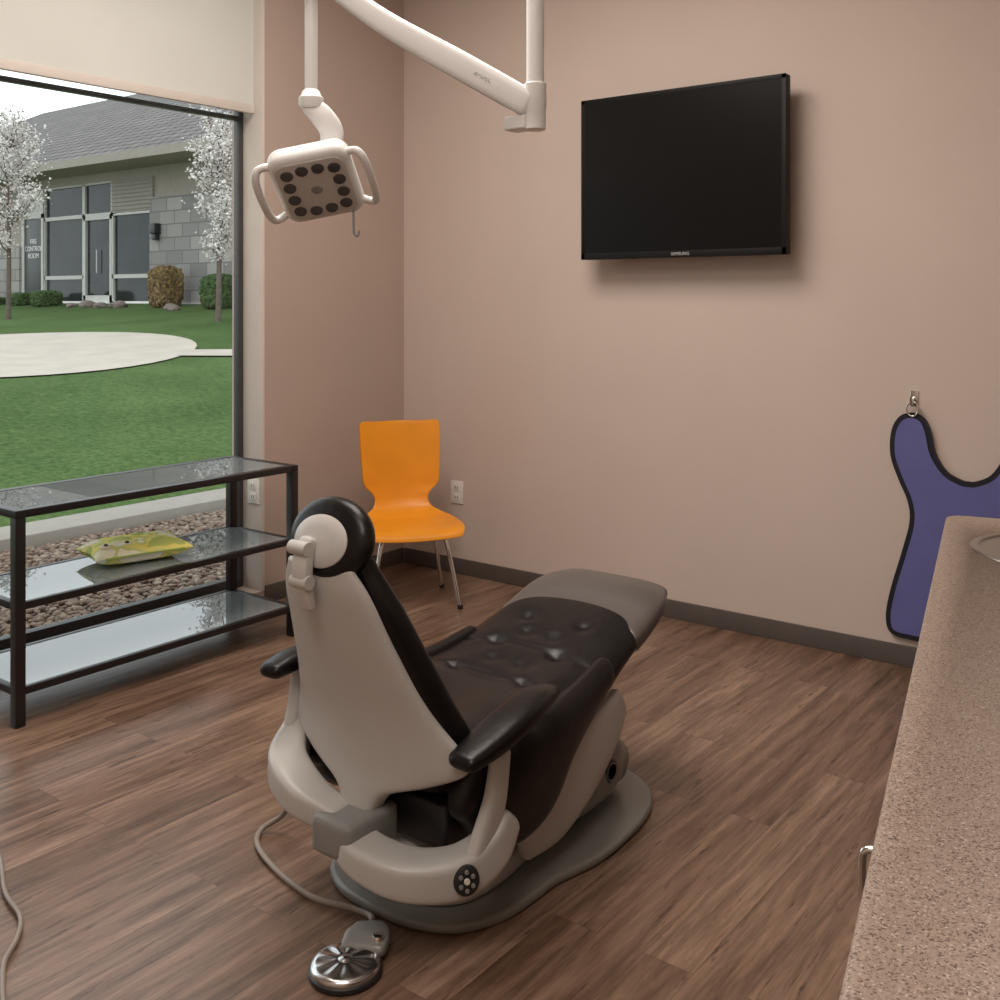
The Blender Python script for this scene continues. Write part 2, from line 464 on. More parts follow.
def pillow():
    m, nt, p = nmat("printed_pillow_cloth"); L = nt.links
    tc = nt.nodes.new("ShaderNodeTexCoord")
    n = nt.nodes.new("ShaderNodeTexNoise"); n.inputs["Scale"].default_value = 12; n.inputs["Detail"].default_value = 1
    L.new(tc.outputs["Object"], n.inputs["Vector"])
    r = nt.nodes.new("ShaderNodeValToRGB"); r.color_ramp.interpolation = 'CONSTANT'; e = r.color_ramp.elements
    e[0].color = (.52, .58, .16, 1); e[0].position = 0
    e[1].color = (.84, .76, .20, 1); e[1].position = .42
    x = e.new(.52); x.color = (.64, .67, .25, 1)
    x = e.new(.58); x.color = (.90, .86, .66, 1)
    L.new(n.outputs["Fac"], r.inputs["Fac"]); L.new(r.outputs["Color"], p.inputs["Base Color"])
    p.inputs["Roughness"].default_value = .9
    vs = []; fs = []; N = 28
    lx, ly, h = .13, .20, .045
    for s in (1, -1):
        for i in range(N+1):
            for j in range(N+1):
                a = -1+2*i/N; b = -1+2*j/N
                k = (max(0, 1-abs(a)**3.5)*max(0, 1-abs(b)**3.5))**.5
                pin = 1-.10*(1-abs(a))*abs(b)**3
                pin2 = 1-.10*(1-abs(b))*abs(a)**3
                wr = noise.noise(V((a*3, b*3, s)))*.012*k
                vs.append((a*lx*pin2, b*ly*pin, h+s*h*k*(1 if s > 0 else .93)+wr*(s > 0)))
    n1 = (N+1)**2
    for i in range(N):
        for j in range(N):
            q = (i*(N+1)+j, i*(N+1)+j+1, (i+1)*(N+1)+j+1, (i+1)*(N+1)+j)
            fs.append(q); fs.append(tuple(n1+x for x in reversed(q)))
    o = obj_from("cushion_cover", vs, fs, m)
    bm = bmesh.new(); bm.from_mesh(o.data); bmesh.ops.remove_doubles(bm, verts=bm.verts, dist=.0005); bm.to_mesh(o.data); bm.free()
    ears = []
    pm = mat("patch_cloth", (.85, .80, .62), .9)
    for sy in (-.07, .07):
        M = Matrix.Translation((.07, sy*.6-.10, .083)) @ Matrix.Rotation(.2, 4, 'Y')
        ears.append(lathe("face_patch", [(.001, .006), (.012, .006), (.022, .002), (.024, 0)], pm, M))
        ears.append(lathe("eye_button", [(.001, .012), (.006, .011), (.009, .007), (.0095, .004)], M_dark, M))
    ears.append(tube("piping", [(a*lx*.98, b*ly*.98, h) for a, b in [(-.93, -.93), (-.9, 0), (-.93, .93), (0, .9), (.93, .93), (.9, 0), (.93, -.93), (0, -.9), (-.93, -.93)]], .004,
                     mat("piping_cord", (.35, .45, .10), .8), sub=4))
    R = Matrix.Translation((.265, -1.91, .434)) @ Matrix.Rotation(math.radians(-14), 4, 'Z')
    allp = [o]+ears; xf(allp, R)
    thing("cushion", (.265, -1.91, .434), allp, "small lime green and yellow printed cushion on the glass shelf", "cushion")
pillow()

# ------------------------------------------------------------------ orange chair
def orange_chair():
    prof = [(-.245, .872, .190), (-.243, .866, .203), (-.238, .845, .210), (-.225, .75, .208), (-.208, .63, .202), (-.198, .555, .192), (-.188, .505, .150), (-.175, .465, .138),
            (-.145, .425, .155), (-.10, .40, .20), (-.05, .388, .235), (.05, .383, .25), (.14, .383, .25), (.195, .378, .242), (.22, .362, .232), (.228, .345, .22)]
    P = catmull([list(p) for p in prof], 5)
    vs = []; fs = []; N = 20
    for (y, z, w) in P:
        for j in range(N+1):
            a = -1+2*j/N
            back = max(0, min(1, (z-.42)/.15))
            vs.append((a*w, y+.035*back*a*a, z+(1-back)*.012*a*a))
    for i in range(len(P)-1):
        for j in range(N):
            k = i*(N+1)+j; fs.append((k, k+1, k+N+2, k+N+1))
    o = obj_from("seat_shell", vs, fs, M_orange)
    s = o.modifiers.new("solid", 'SOLIDIFY'); s.thickness = .012; s.offset = 0
    b = o.modifiers.new("bev", 'BEVEL'); b.width = .003; b.segments = 2; b.limit_method = 'ANGLE'
    parts = [o]
    fr = [tube("leg_frame", [(-.15, -.1, .365), (-.12, 0, .368), (-.15, .12, .365)], .011, M_chrome),
          tube("leg_frame", [(.15, -.1, .365), (.12, 0, .368), (.15, .12, .365)], .011, M_chrome)]
    for sx in (-1, 1):
        for sy in (-1, 1):
            fr.append(tube("leg", [(sx*.14, sy*.11+.01, .365), (sx*.165, sy*.14+.01, .30), (sx*.215, sy*.195+.01, .012)], .0105, M_chrome, sub=5))
            fr.append(lathe("foot_cap", [(.012, 0), (.013, .002), (.013, .02), (.011, .022)], M_dark, Matrix.Translation((sx*.216, sy*.196+.01, .001)), n=16))
    parts += fr
    R = Matrix.Translation((.545, -.56, 0)) @ Matrix.Rotation(math.atan2(-.81, -.59), 4, 'Z')
    xf(parts, R)
    thing("side_chair", (.545, -.56, 0), parts, "orange moulded plywood chair with chrome legs near the wall corner", "chair")
orange_chair()

# ------------------------------------------------------------------ dental chair
CX = 2.28
def W(l):
    return [(p[0]+CX, p[1], *p[2:]) for p in l]
dc = []; ds = []
half = [(0, -2.58), (.12, -2.565), (.22, -2.51), (.275, -2.40), (.285, -2.28), (.285, -2.21), (.300, -2.14), (.318, -2.05), (.320, -1.93), (.300, -1.76), (.24, -1.63), (.13, -1.56), (0, -1.54)]
ol = half+[(-x, y) for x, y in reversed(half[1:-1])]
ol = catmull([list(p) for p in ol+[ol[0]]], 4)[:-1]
dc.append(slab("base_plate", [(x+CX, y) for x, y in ol], .001, .027, M_grey, .011))
half2 = [(0, -2.54), (.10, -2.52), (.185, -2.45), (.205, -2.32), (.18, -2.15), (.10, -2.05), (0, -2.03)]
ol2 = half2+[(-x, y) for x, y in reversed(half2[1:-1])]
ol2 = catmull([list(p) for p in ol2+[ol2[0]]], 4)[:-1]
dc.append(slab("base_cover", [(x*1.08+CX-.02, y) for x, y in ol2], .027, .09, M_white, .018))
dc.append(slab("base_step", [((x*.92)+CX-.02, -2.28+(y+2.28)*.9) for x, y in ol2], .09, .135, M_white, .018))
dc.append(sweep("base_housing", W([(0, -2.12, .09, .19, .07), (0, -1.95, .125, .225, .10), (0, -1.80, .14, .225, .11), (0, -1.70, .11, .19, .08)]), M_grey, e=3.2, side=(1, 0, 0)))
BM = Matrix.Translation((CX+.222, -1.84, .15)) @ Matrix.Rotation(math.radians(90), 4, 'Y')
bd = lathe("badge", [(.001, .008), (.03, .008), (.034, .004), (.034, 0)], M_dark, BM)
dc.append(bd)
rg = lathe("badge_ring", [(.022, .0085), (.024, .0095), (.026, .0085)], M_grey2, BM); ds.append((rg, bd))
for s in (-1, 1):
    dc.append(sweep("lift_arm_cover", W([(s*.235, -2.27, .13, .022, .05), (s*.242, -2.16, .17, .024, .09), (s*.242, -2.02, .235, .024, .10), (s*.238, -1.88, .30, .022, .075), (s*.23, -1.81, .34, .02, .045)]), M_white, e=3.4, side=(1, 0, 0)))
dc.append(sweep("lift_arm", W([(0, -2.32, .14, .16, .045), (0, -2.1, .22, .18, .06), (0, -1.9, .31, .18, .05)]), M_dark, e=3, side=(1, 0, 0)))
seat = sweep("seat_cushion", W([(0, -2.52, .40, .23, .075), (0, -2.44, .385, .27, .09), (0, -2.3, .375, .29, .10), (0, -2.15, .38, .29, .095), (0, -2.0, .405, .275, .075), (0, -1.85, .455, .258, .056), (0, -1.70, .50, .243, .046), (0, -1.64, .518, .236, .038)]), M_leather, e=3.2, side=(1, 0, 0), n=160, sub=14)
tufts = [(x, y) for y, xs_ in [(-2.13, (-.12, .12)), (-2.04, (-.05, .05)), (-1.95, (-.11, .11)), (-1.87, (-.05, .05)), (-1.79, (-.10, .10))] for x in xs_]
for v in seat.data.vertices:
    c = v.co; lx = c.x-CX
    top = .375+.08 + max(0, (c.y+2.15))*.26
    if c.z > top-.055:
        d = 0
        for (tx, ty) in tufts: d += .012*math.exp(-((lx-tx)**2+(c.y-ty)**2)/.0007)
        for yy in (-2.13, -1.95): d += .0045*math.exp(-((c.y-yy-.012*math.cos(lx*9))**2)/.00008)
        d -= .004*noise.noise(V((lx*7, c.y*7, 0)))
        if c.y < -2.05: d += .020*math.exp(-(lx**2)/.014)*min(1, (-2.05-c.y)/.1)
        d *= max(0, min(1, (-1.70-c.y)/.06))
        c.z -= d*min(1, (c.z-top+.055)/.03)
dc.append(seat)
for s in (-1, 1):
    dc.append(sweep("seat_bolster", W([(s*.245, -2.50, .37, .045, .09), (s*.262, -2.40, .325, .05, .14), (s*.268, -2.29, .325, .048, .14), (s*.266, -2.17, .375, .042, .09), (s*.252, -2.03, .415, .035, .06), (s*.238, -1.90, .45, .03, .045)]), M_leather, e=2.5, side=(1, 0, 0)))
foot = sweep("footrest", W([(0, -1.72, .493, .252, .050), (0, -1.66, .513, .250, .050), (0, -1.59, .538, .244, .048), (0, -1.52, .556, .228, .042), (0, -1.45, .566, .195, .032)]), M_toe, e=3.2, side=(1, 0, 0), n=64, sub=10, cap=.4)
for v in foot.data.vertices:
    k = max(0, min(1, (-1.52-v.co.y)/.2)); k = k*k*(3-2*k); q = (v.co.x-CX)/.25
    v.co.y += k*.045*(1-q*q)
dc.append(foot)
# backrest
shell = sweep("backrest_shell", W([(0, -2.755, .885, .108, .012), (0, -2.742, .83, .136, .016), (0, -2.705, .72, .162, .018), (0, -2.67, .62, .190, .020), (0, -2.64, .53, .226, .022), (0, -2.622, .46, .268, .025), (0, -2.615, .415, .280, .026), (0, -2.61, .375, .20, .028), (0, -2.61, .335, .09, .03), (0, -2.615, .29, .052, .03), (0, -2.62, .25, .045, .03)]), M_white, e=3.8, side=(1, 0, 0), n=56, sub=8)
for v in shell.data.vertices:
    lx = v.co.x-CX; v.co.y += .8*lx*lx
dc.append(shell)
cush = sweep("backrest_cushion", W([(0, -2.70, .885, .118, .034), (0, -2.68, .80, .160, .046), (0, -2.642, .68, .198, .053), (0, -2.604, .56, .235, .056), (0, -2.57, .46, .263, .056), (0, -2.548, .38, .24, .05)]), M_leather, e=3, side=(1, 0, 0), n=56)
for v in cush.data.vertices:
    lx = v.co.x-CX; v.co.y += .7*lx*lx
dc.append(cush)
HR = Matrix.Translation((CX+.012, -2.722, .948)) @ Matrix.Rotation(math.radians(74), 4, 'X')
hr = lathe("headrest", [(.001, -.036), (.07, -.035), (.106, -.028), (.124, -.014), (.129, 0), (.126, .012), (.117, .022), (.100, .028), (.05, .030), (.001, .031)], M_leather, HR, n=56, sx=1.0, sy=.74)
for p_ in hr.data.polygons: p_.use_smooth = True
dc.append(hr)
ds.append((lathe("headrest_plate", [(.088, .022), (.086, .031), (.074, .037), (.045, .040), (.001, .041)], M_white, HR @ Matrix.Translation((-.006, -.010, 0)), n=48, sy=.70), hr))
br = sweep("headrest_bracket", [(CX-.012, -2.775, .945, .020, .014), (CX-.012, -2.790, .905, .024, .015), (CX-.010, -2.793, .86, .024, .015), (CX-.008, -2.780, .80, .020, .010)], M_white, e=5, side=(1, 0, 0))
ds.append((br, hr))
ds.append((tube("headrest_knob", [(CX-.044, -2.795, .935), (CX+.012, -2.795, .935)], .016, M_white, sub=1, n=24), hr))
ds.append((tube("headrest_knob", [(CX-.036, -2.796, .860), (CX+.018, -2.796, .860)], .016, M_white, sub=1, n=24), hr))
# yoke pods
dc.append(sweep("arm_support", [(CX+.0, -2.672, .245, .042, .032), (CX+.09, -2.682, .218, .055, .038), (CX+.19, -2.65, .197, .057, .043), (CX+.265, -2.575, .195, .050, .047), (CX+.300, -2.50, .225, .038, .045), (CX+.308, -2.455, .27, .030, .036)], M_white, e=5, n=48))
dc.append(sweep("arm_post", [(CX+.298, -2.535, .215, .048, .024), (CX+.304, -2.51, .28, .042, .020), (CX+.308, -2.485, .35, .034, .018), (CX+.310, -2.47, .44, .030, .016)], M_white, e=3, side=(0, 1, 0)))
dc.append(sweep("arm_support", [(CX-.03, -2.665, .27, .040, .032), (CX-.13, -2.675, .295, .052, .038), (CX-.23, -2.645, .33, .050, .043), (CX-.280, -2.57, .37, .038, .042), (CX-.290, -2.53, .42, .028, .032)], M_white, e=4.8, n=48))
dc.append(sweep("arm_post", [(CX-.285, -2.58, .37, .034, .020), (CX-.290, -2.56, .43, .030, .018), (CX-.297, -2.55, .49, .024, .016), (CX-.30, -2.55, .535, .020, .014)], M_white, e=3, side=(0, 1, 0)))
km = Matrix.Translation((CX+.300, -2.588, .20)) @ Matrix.Rotation(math.radians(-38), 4, 'Z') @ Matrix.Rotation(math.radians(84), 4, 'Y')
kp = lathe("control_pad", [(.001, .022), (.024, .022), (.03, .018), (.031, .0)], M_dark, km, sx=1.1)
dc.append(kp)
for a in range(6):
    an = a*math.pi/3
    ds.append((lathe("button", [(.001, .026), (.004, .026), (.0052, .024), (.0052, .018)], M_grey2, km @ Matrix.Translation((.020*math.cos(an), .016*math.sin(an), 0)), n=14), kp))
ds.append((lathe("button", [(.001, .026), (.006, .026), (.0072, .024), (.0072, .018)], M_outlet, km, n=16), kp))
dc.append(boxes("hinge_block", [(CX-.055, CX+.075, -2.730, -2.56, .205, .295)], M_grey2, .018, 3))
dc.append(boxes("back_pivot", [(CX-.10, CX+.20, -2.54, -2.40, .20, .31)], M_dark, .012, 3))
dc.append(sweep("base_column", W([(0, -2.50, .13, .13, .06), (0, -2.40, .17, .15, .07), (0, -2.3, .19, .15, .07)]), M_white, e=3, side=(1, 0, 0)))
dc.append(sweep("armrest", [(CX+.308, -2.60, .468, .040, .020), (CX+.310, -2.52, .483, .050, .026), (CX+.310, -2.42, .505, .052, .027), (CX+.298, -2.31, .520, .044, .022), (CX+.282, -2.24, .512, .032, .018)], M_leather, e=3))
dc.append(sweep("armrest", [(CX-.29, -2.645, .555, .034, .020), (CX-.295, -2.60, .56, .038, .024), (CX-.297, -2.56, .563, .038, .024), (CX-.297, -2.53, .565, .034, .022)], M_leather, e=2.8))
thing("dental_chair", (CX, -2.1, 0), dc, "black leather reclining dental chair with off-white shell on grey base", "dental chair", subs=ds)

# foot control
fp = []
fpx, fpy = 2.384, -2.768
FM = Matrix.Translation((fpx, fpy, 0))
fp.append(lathe("pedal_base", [(.078, .001), (.082, .005), (.082, .014), (.076, .018)], M_dark, FM))
vs = []; fs = []; NA = 144; RS = [.0005, .010, .014, .018, .026, .036, .046, .056, .064, .070, .074, .078, .078]
for i, r in enumerate(RS):
    for j in range(NA):
        a = 2*math.pi*j/NA
        if r <= .018: z = .036-(.003 if r > .012 else 0)
        elif i < 10:
            k = math.sin(math.pi*min(1, max(0, (r-.018)/.052)))
            z = .033-.07*(r-.018)+.0012*k*math.cos(9*a)
        else: z = [.027, .023, .017][i-10]
        vs.append(FM @ V((r*math.cos(a), r*math.sin(a), z)))
for i in range(len(RS)-1):
    for j in range(NA):
        k = (j+1) % NA; fs.append((i*NA+j, i*NA+k, (i+1)*NA+k, (i+1)*NA+j))
fs.append(tuple(range(NA)))
fp.append(obj_from("pedal_disc", vs, fs, M_chrome2))
fp.append(sweep("pedal_housing", [(fpx-.006, fpy+.062, .024, .052, .016), (fpx-.022, fpy+.092, .028, .052, .020), (fpx-.044, fpy+.118, .026, .036, .017)], M_grey2, e=5))
fp.append(lathe("pedal_switch", [(.001, .018), (.012, .017), (.015, .012), (.015, 0)], M_chrome, Matrix.Translation((fpx+.016, fpy+.088, .032)), n=24))
fp.append(tube("hose", [(fpx-.055, fpy+.130, .024), (fpx-.085, fpy+.168, .016), (2.23, -2.60, .012), (2.12, -2.625, .012), (1.96, -2.60, .012), (1.82, -2.55, .012), (1.76, -2.49, .014), (1.80, -2.45, .05), (1.88, -2.47, .14), (1.94, -2.49, .20), (1.99, -2.50, .25)], .0075, M_hose))
thing("foot_control", (fpx, fpy, 0), fp, "round chrome foot pedal with grey hose on the floor", "foot pedal")
hz = tube("hose", [(1.1, -2.95, .012), (1.3, -3.0, .012), (1.49, -3.08, .012), (1.62, -3.11, .012), (1.70, -3.16, .012), (1.76, -3.22, .012), (1.85, -3.27, .012), (1.98, -3.33, .012)], .006, M_hose)
single(hz, (1.6, -3.1, 0), "tan vinyl hose curving on the floor", "hose")

# ------------------------------------------------------------------ dental light with arm
dl = []; dls = []
PX, PY = 2.44, -2.12
dl.append(tube("ceiling_pole", [(PX, PY, 2.0), (PX, PY, H-.002)], .024, M_arm, n=24, sub=1))
dl.append(lathe("ceiling_mount", [(.07, 0), (.09, .02), (.09, .06)], M_arm, Matrix.Translation((PX, PY, H-.062))))
dl.append(lathe("pole_collar", [(.02, 0), (.028, .004), (.028, .055), (.03, .06), (.03, .125), (.024, .13)], M_arm, Matrix.Translation((PX, PY, 1.955))))
dl.append(boxes("arm_bracket", [(PX-.085, PX-.015, PY-.03, PY+.03, 1.96, 1.998)], M_arm, .006, 3))
LX, LY = 1.80, -2.34
am = sweep("balance_arm", [(PX-.02, PY-.008, 2.03, .03, .038), (PX-.20, PY-.075, 2.145, .03, .039), (PX-.42, PY-.15, 2.285, .027, .034), (LX+.02, LY+.005, 2.44, .025, .028)], M_arm, e=4, cap=.6)
dl.append(am)
dl.append(lathe("arm_knuckle", [(.03, 0), (.04, .01), (.04, .09), (.03, .10)], M_arm, Matrix.Translation((LX, LY, 2.39))))
t = (V((PX-.20, PY-.075, 2.145))-V((PX-.02, PY-.008, 2.03))).normalized()
xa = -t; nn = V((.609, -.793, 0)); nn = (nn-xa*nn.dot(xa)).normalized(); ya = nn.cross(xa)
TM = Matrix.Translation(V((PX-.13, PY-.048, 2.10))+nn*.031) @ Matrix((xa, ya, nn)).transposed().to_4x4()
dls.append((text("logo", "a-dec", .026, TM, M_grey2), am))
dl.append(tube("drop_tube", [(LX, LY, 2.09), (LX, LY, 2.40)], .0185, M_arm, n=24, sub=1))
dl.append(lathe("swivel", [(.02, 0), (.033, .003), (.036, .012), (.036, .03), (.03, .036), (.024, .05), (.018, .055)], M_arm, Matrix.Translation((LX, LY, 2.055))))
R3 = V((.793, .609, 0))
hc = V((1.832, -2.347, 1.828))
dl.append(sweep("head_yoke", [(LX, LY, 2.06, .028, .018), (LX+.03, LY+.015, 2.03, .034, .018), (LX+.05, LY+.035, 1.98, .034, .018), (LX+.03, LY+.035, 1.91, .028, .016)], M_arm, e=3, side=(.793, .609, 0)))
n_ = V((.47, -.40, -.70)).normalized(); x_ = (R3 - n_*R3.dot(n_)).normalized(); y_ = n_.cross(x_)
HM = Matrix.Translation(hc) @ Matrix((x_, y_, n_)).transposed().to_4x4() @ Matrix.Rotation(math.radians(8), 4, 'Z')
def rr(hx, hy, r, k=8):
    o = []
    for (cx, cy, a0) in [(hx-r, hy-r, 0), (-hx+r, hy-r, 90), (-hx+r, -hy+r, 180), (hx-r, -hy+r, 270)]:
        for i in range(k+1):
            a = math.radians(a0+90*i/k); o.append((cx+r*math.cos(a), cy+r*math.sin(a)))
    return o
hd = slab("lamp_head", rr(.118, .128, .045), -.05, .012, M_arm, .02, HM); dl.append(hd)
pn = slab("lens_panel", rr(.100, .108, .035), .0125, .017, mat("lens_panel_plastic", (.56, .54, .51), .3), .003, HM); dls.append((pn, hd))
M_lens = mat("lens_smoke", (.06, .055, .055), .25)
for (x, y) in [(-.068, .07), (-.023, .078), (.023, .078), (.068, .07), (-.072, .024), (.072, .024), (-.072, -.024), (.072, -.024), (-.068, -.07), (-.023, -.078), (.023, -.078), (.068, -.07)]:
    dls.append((lathe("led_lens", [(.001, .019), (.012, .0195), (.0175, .020), (.0185, .017)], M_lens, HM @ Matrix.Translation((x, y, .0)), n=20), hd))
dls.append((lathe("sensor", [(.001, .019), (.014, .0195), (.017, .017)], M_grey2, HM, n=20), hd))
for s in (-1, 1):
    h = tube("handle", [HM @ V(p) for p in [(s*.105, .09, -.015), (s*.14, .100, .0), (s*.156, .075, .015), (s*.160, 0, .022), (s*.156, -.075, .015), (s*.14, -.100, .0), (s*.105, -.09, -.015)]], .0115, M_arm, sub=6)
    dls.append((h, hd))
hkp = HM @ V((.085, -.09, 0))
dls.append((tube("pull_hook", [hkp, hkp+V((.0, 0, -.05)), hkp+V((.002, .0, -.09)), hkp+V((.01, .006, -.10)), hkp+V((.014, .01, -.085))], .0035, M_grey2), hd))
thing("dental_light", (PX, PY, H), dl, "white ceiling-mounted dental operatory light with jointed arm", "dental light", subs=dls)

# ------------------------------------------------------------------ counter
A0 = V((3.285, -1.32, 0)); u_ = V((.2097, -.9778, 0)); v_ = V((.9778, .2097, 0))
CM = Matrix.Translation(A0) @ Matrix((v_, -u_, V((0, 0, 1)))).transposed().to_4x4()
CL, CW = 2.75, .66
r = .05; SX, SY = .285, -.37
ol = [(r-r*math.cos(math.radians(a)), -r+r*math.sin(math.radians(a))) for a in range(0, 91, 15)] + [(CW, 0), (CW, -CL), (0, -CL)]
ct = slab("worktop", ol, .862, .90, M_counter, .006)
cut = lathe("cutter", [(.205, .8), (.205, 1.0)], M_counter, Matrix.Translation((SX, SY, 0)), n=48)
bo = ct.modifiers.new("b", 'BOOLEAN'); bo.object = cut; bo.operation = 'DIFFERENCE'; bo.solver = 'EXACT'
bpy.context.view_layer.update()
me = bpy.data.meshes.new_from_object(ct.evaluated_get(bpy.context.evaluated_depsgraph_get()))
ct.modifiers.clear(); ct.data = me; bpy.data.objects.remove(cut)
xf([ct], CM)
single(ct, tuple(A0+V((0, 0, .862))), "speckled beige laminate worktop with rounded corner", "countertop")
SM = CM @ Matrix.Translation((SX, SY, 0))
sk = lathe("basin", [(.195, .896), (.19, .86), (.175, .78), (.14, .755), (.03, .748), (.001, .748), (.001, .745), (.14, .752), (.178, .777), (.193, .86), (.198, .896)], M_steel, SM, n=56)
rim = lathe("rim", [(.194, .896), (.198, .9045), (.208, .906), (.217, .9035), (.220, .9005)], M_steel, SM, n=56)
dr = lathe("drain", [(.001, .752), (.02, .752), (.024, .749)], M_dark, SM, n=24)
thing("sink", tuple(CM @ V((SX, SY, .75))), [sk, rim, dr], "round stainless steel sink set into the speckled worktop", "sink")
cb = boxes("cabinet_body", [(.03, CW-.01, -.03, -.012, .08, .861), (.03, CW-.01, -CL+.01, -CL+.028, .08, .861), (.03, .048, -CL+.03, -.03, .08, .861),
                            (CW-.03, CW-.01, -CL+.03, -.03, .08, .861), (.03, CW-.01, -CL+.02, -.02, .08, .10), (.08, CW-.05, -CL+.05, -.05, .001, .08)], M_cab)
cp = [cb]; cs = []
k = 4; wd = (CL-.06)/k
for i in range(k):
    y1 = -.03-i*wd; y0 = y1-wd+.005
    d = boxes("cabinet_door", [(.012, .0295, y0, y1, .10, .85)], M_cab, .003); cp.append(d)
    if i == 2:
        hy = -1.85
        h = tube("handle", [(.012, hy, .768), (-.006, hy, .767), (-.020, hy, .774), (-.023, hy, .795), (-.023, hy, .820), (-.020, hy, .834), (-.006, hy, .838), (.012, hy, .837)], .005, M_chrome, sub=4)
        cs.append((h, d))
xf(cp+[c for c, _ in cs], CM)
thing("base_cabinet", tuple(A0), cp, "brown laminate base cabinet under the speckled worktop", "cabinet", subs=cs)

# ------------------------------------------------------------------ outside
def terr(x, y):
    a = max(0, -x-2.8); b = max(0, 10.7-y)
    return -.1+1.52*(a/(a+b) if a+b > 1e-4 else 1)
def grid(name, xs, ys, zoff, m, mask=None):
    vs = [(x, y, terr(x, y)+zoff) for x in xs for y in ys]; n = len(ys)
    fs = [(i*n+j, i*n+j+1, (i+1)*n+j+1, (i+1)*n+j) for i in range(len(xs)-1) for j in range(n-1)]
    return obj_from(name, vs, fs, m)
def lawn_mat():
    m, nt, p = nmat("grass"); L = nt.links
    tc = nt.nodes.new("ShaderNodeTexCoord")
    n = nt.nodes.new("ShaderNodeTexNoise"); n.inputs["Scale"].default_value = .6; n.inputs["Detail"].default_value = 4
    n2 = nt.nodes.new("ShaderNodeTexNoise"); n2.inputs["Scale"].default_value = 18; n2.inputs["Detail"].default_value = 10; n2.inputs["Roughness"].default_value = .85
    L.new(tc.outputs["Object"], n.inputs["Vector"]); L.new(tc.outputs["Object"], n2.inputs["Vector"])
    r = nt.nodes.new("ShaderNodeValToRGB"); e = r.color_ramp.elements
    e[0].position = .40; e[0].color = (.026, .060, .014, 1); e[1].position = .62; e[1].color = (.125, .185, .065, 1)
    mx = nt.nodes.new("ShaderNodeMix"); mx.inputs["Factor"].default_value = .8
    L.new(n.outputs["Fac"], mx.inputs["A"]); L.new(n2.outputs["Fac"], mx.inputs["B"])
    L.new(mx.outputs["Result"], r.inputs["Fac"]); L.new(r.outputs["Color"], p.inputs["Base Color"])
    p.inputs["Roughness"].default_value = 1; p.inputs["Specular IOR Level"].default_value = .1
    return m
M_lawn = lawn_mat()
xs = [-2.8-37*(i/60)**1.3 for i in range(61)]; ys = [-22+32.55*i/60 for i in range(61)]
lw_ = grid("lawn", xs, ys, 0, M_lawn); single(lw_, (-10, 0, 0), "green mown lawn rising toward the building", "lawn"); lw_["kind"] = "stuff"
M_conc = mat("pale_concrete", (.47, .415, .35), .9, var=.08, scale=2)
pc = (-11.3, 3.35)
vs = [(pc[0], pc[1], terr(*pc)+.02)]; fs = []
NR, NA = 6, 48
for i in range(1, NR+1):
    for j in range(NA):
        a = 2*math.pi*j/NA; x = pc[0]+2.85*i/NR*math.cos(a); y = pc[1]+2.85*i/NR*math.sin(a); vs.append((x, y, terr(x, y)+.02))
for j in range(NA): fs.append((0, 1+j, 1+(j+1) % NA))
for i in range(NR-1):
    for j in range(NA):
        k = (j+1) % NA; fs.append((1+i*NA+j, 1+i*NA+k, 1+(i+1)*NA+k, 1+(i+1)*NA+j))
po = obj_from("plaza", vs, fs, M_conc)
single(po, (pc[0], pc[1], terr(*pc)), "round pale concrete patio in the lawn", "patio")
vs = []
P0 = V((-9.1, 5.0, 0)); P1 = V((-3.5, 9.8, 0)); dd = (P1-P0).normalized(); sd = V((-dd.y, dd.x, 0))*.32
for i in range(21):
    c = P0.lerp(P1, i/20)
    for s in (-1, 1):
        q = c+sd*s; vs.append((q.x, q.y, terr(q.x, q.y)+.025))
fo = obj_from("footpath", vs, [(2*i, 2*i+1, 2*i+3, 2*i+2) for i in range(20)], M_conc)
single(fo, tuple(P0), "pale concrete footpath crossing the lawn", "path")
cu = boxes("curb", [(-2.98, -2.59, -12, 8, -.3, -.05)], mat("curb_concrete", (.30, .275, .24), .9), .02)
single(cu, (-2.7, -2, -.3), "pale concrete edging curb between lawn and gravel", "curb")
gb = boxes("gravel_bed", [(-2.58, -.26, -12, 8, -.4, -.14)], mat("soil", (.14, .09, .065), 1, var=.3, scale=30))
single(gb, (-1.4, -2, -.4), "brown soil bed beneath the pebbles", "garden bed"); gb["kind"] = "stuff"
bmi = bmesh.new(); bmesh.ops.create_icosphere(bmi, subdivisions=1, radius=1); bmi.verts.index_update()
iv = [v.co.copy() for v in bmi.verts]; iff = [[v.index for v in f.verts] for f in bmi.faces]; bmi.free()
vs = []; fs = []
for i in range(16000):
    x = random.uniform(-2.55, -.30); y = random.uniform(-3.4, 1.0)
    s = random.uniform(.009, .024); q = Matrix.Rotation(random.uniform(0, 6.28), 3, 'Z')
    sc = V((s*random.uniform(.8, 1.4), s, s*random.uniform(.45, .8))); b0 = len(vs)
    for v in iv:
        w = q @ V((v.x*sc.x, v.y*sc.y, v.z*sc.z)); vs.append((x+w.x, y+w.y, -.139+sc.z*random.uniform(.95, 1.0)+w.z))
    fs += [[b0+k for k in f] for f in iff]
me = bpy.data.meshes.new("pebbles"); me.from_pydata(vs, [], fs)
for p in me.polygons: p.use_smooth = True
pb = bpy.data.objects.new("pebbles", me); COL.objects.link(pb)
me.materials.append(island_mat("river_pebbles", [(.10, .06, .043), (.25, .18, .13), (.16, .10, .072), (.33, .27, .21), (.12, .085, .068), (.25, .17, .12)]))
single(pb, (-1.4, -1.2, -.14), "brown and grey river pebbles outside the window", "pebbles"); pb["kind"] = "stuff"

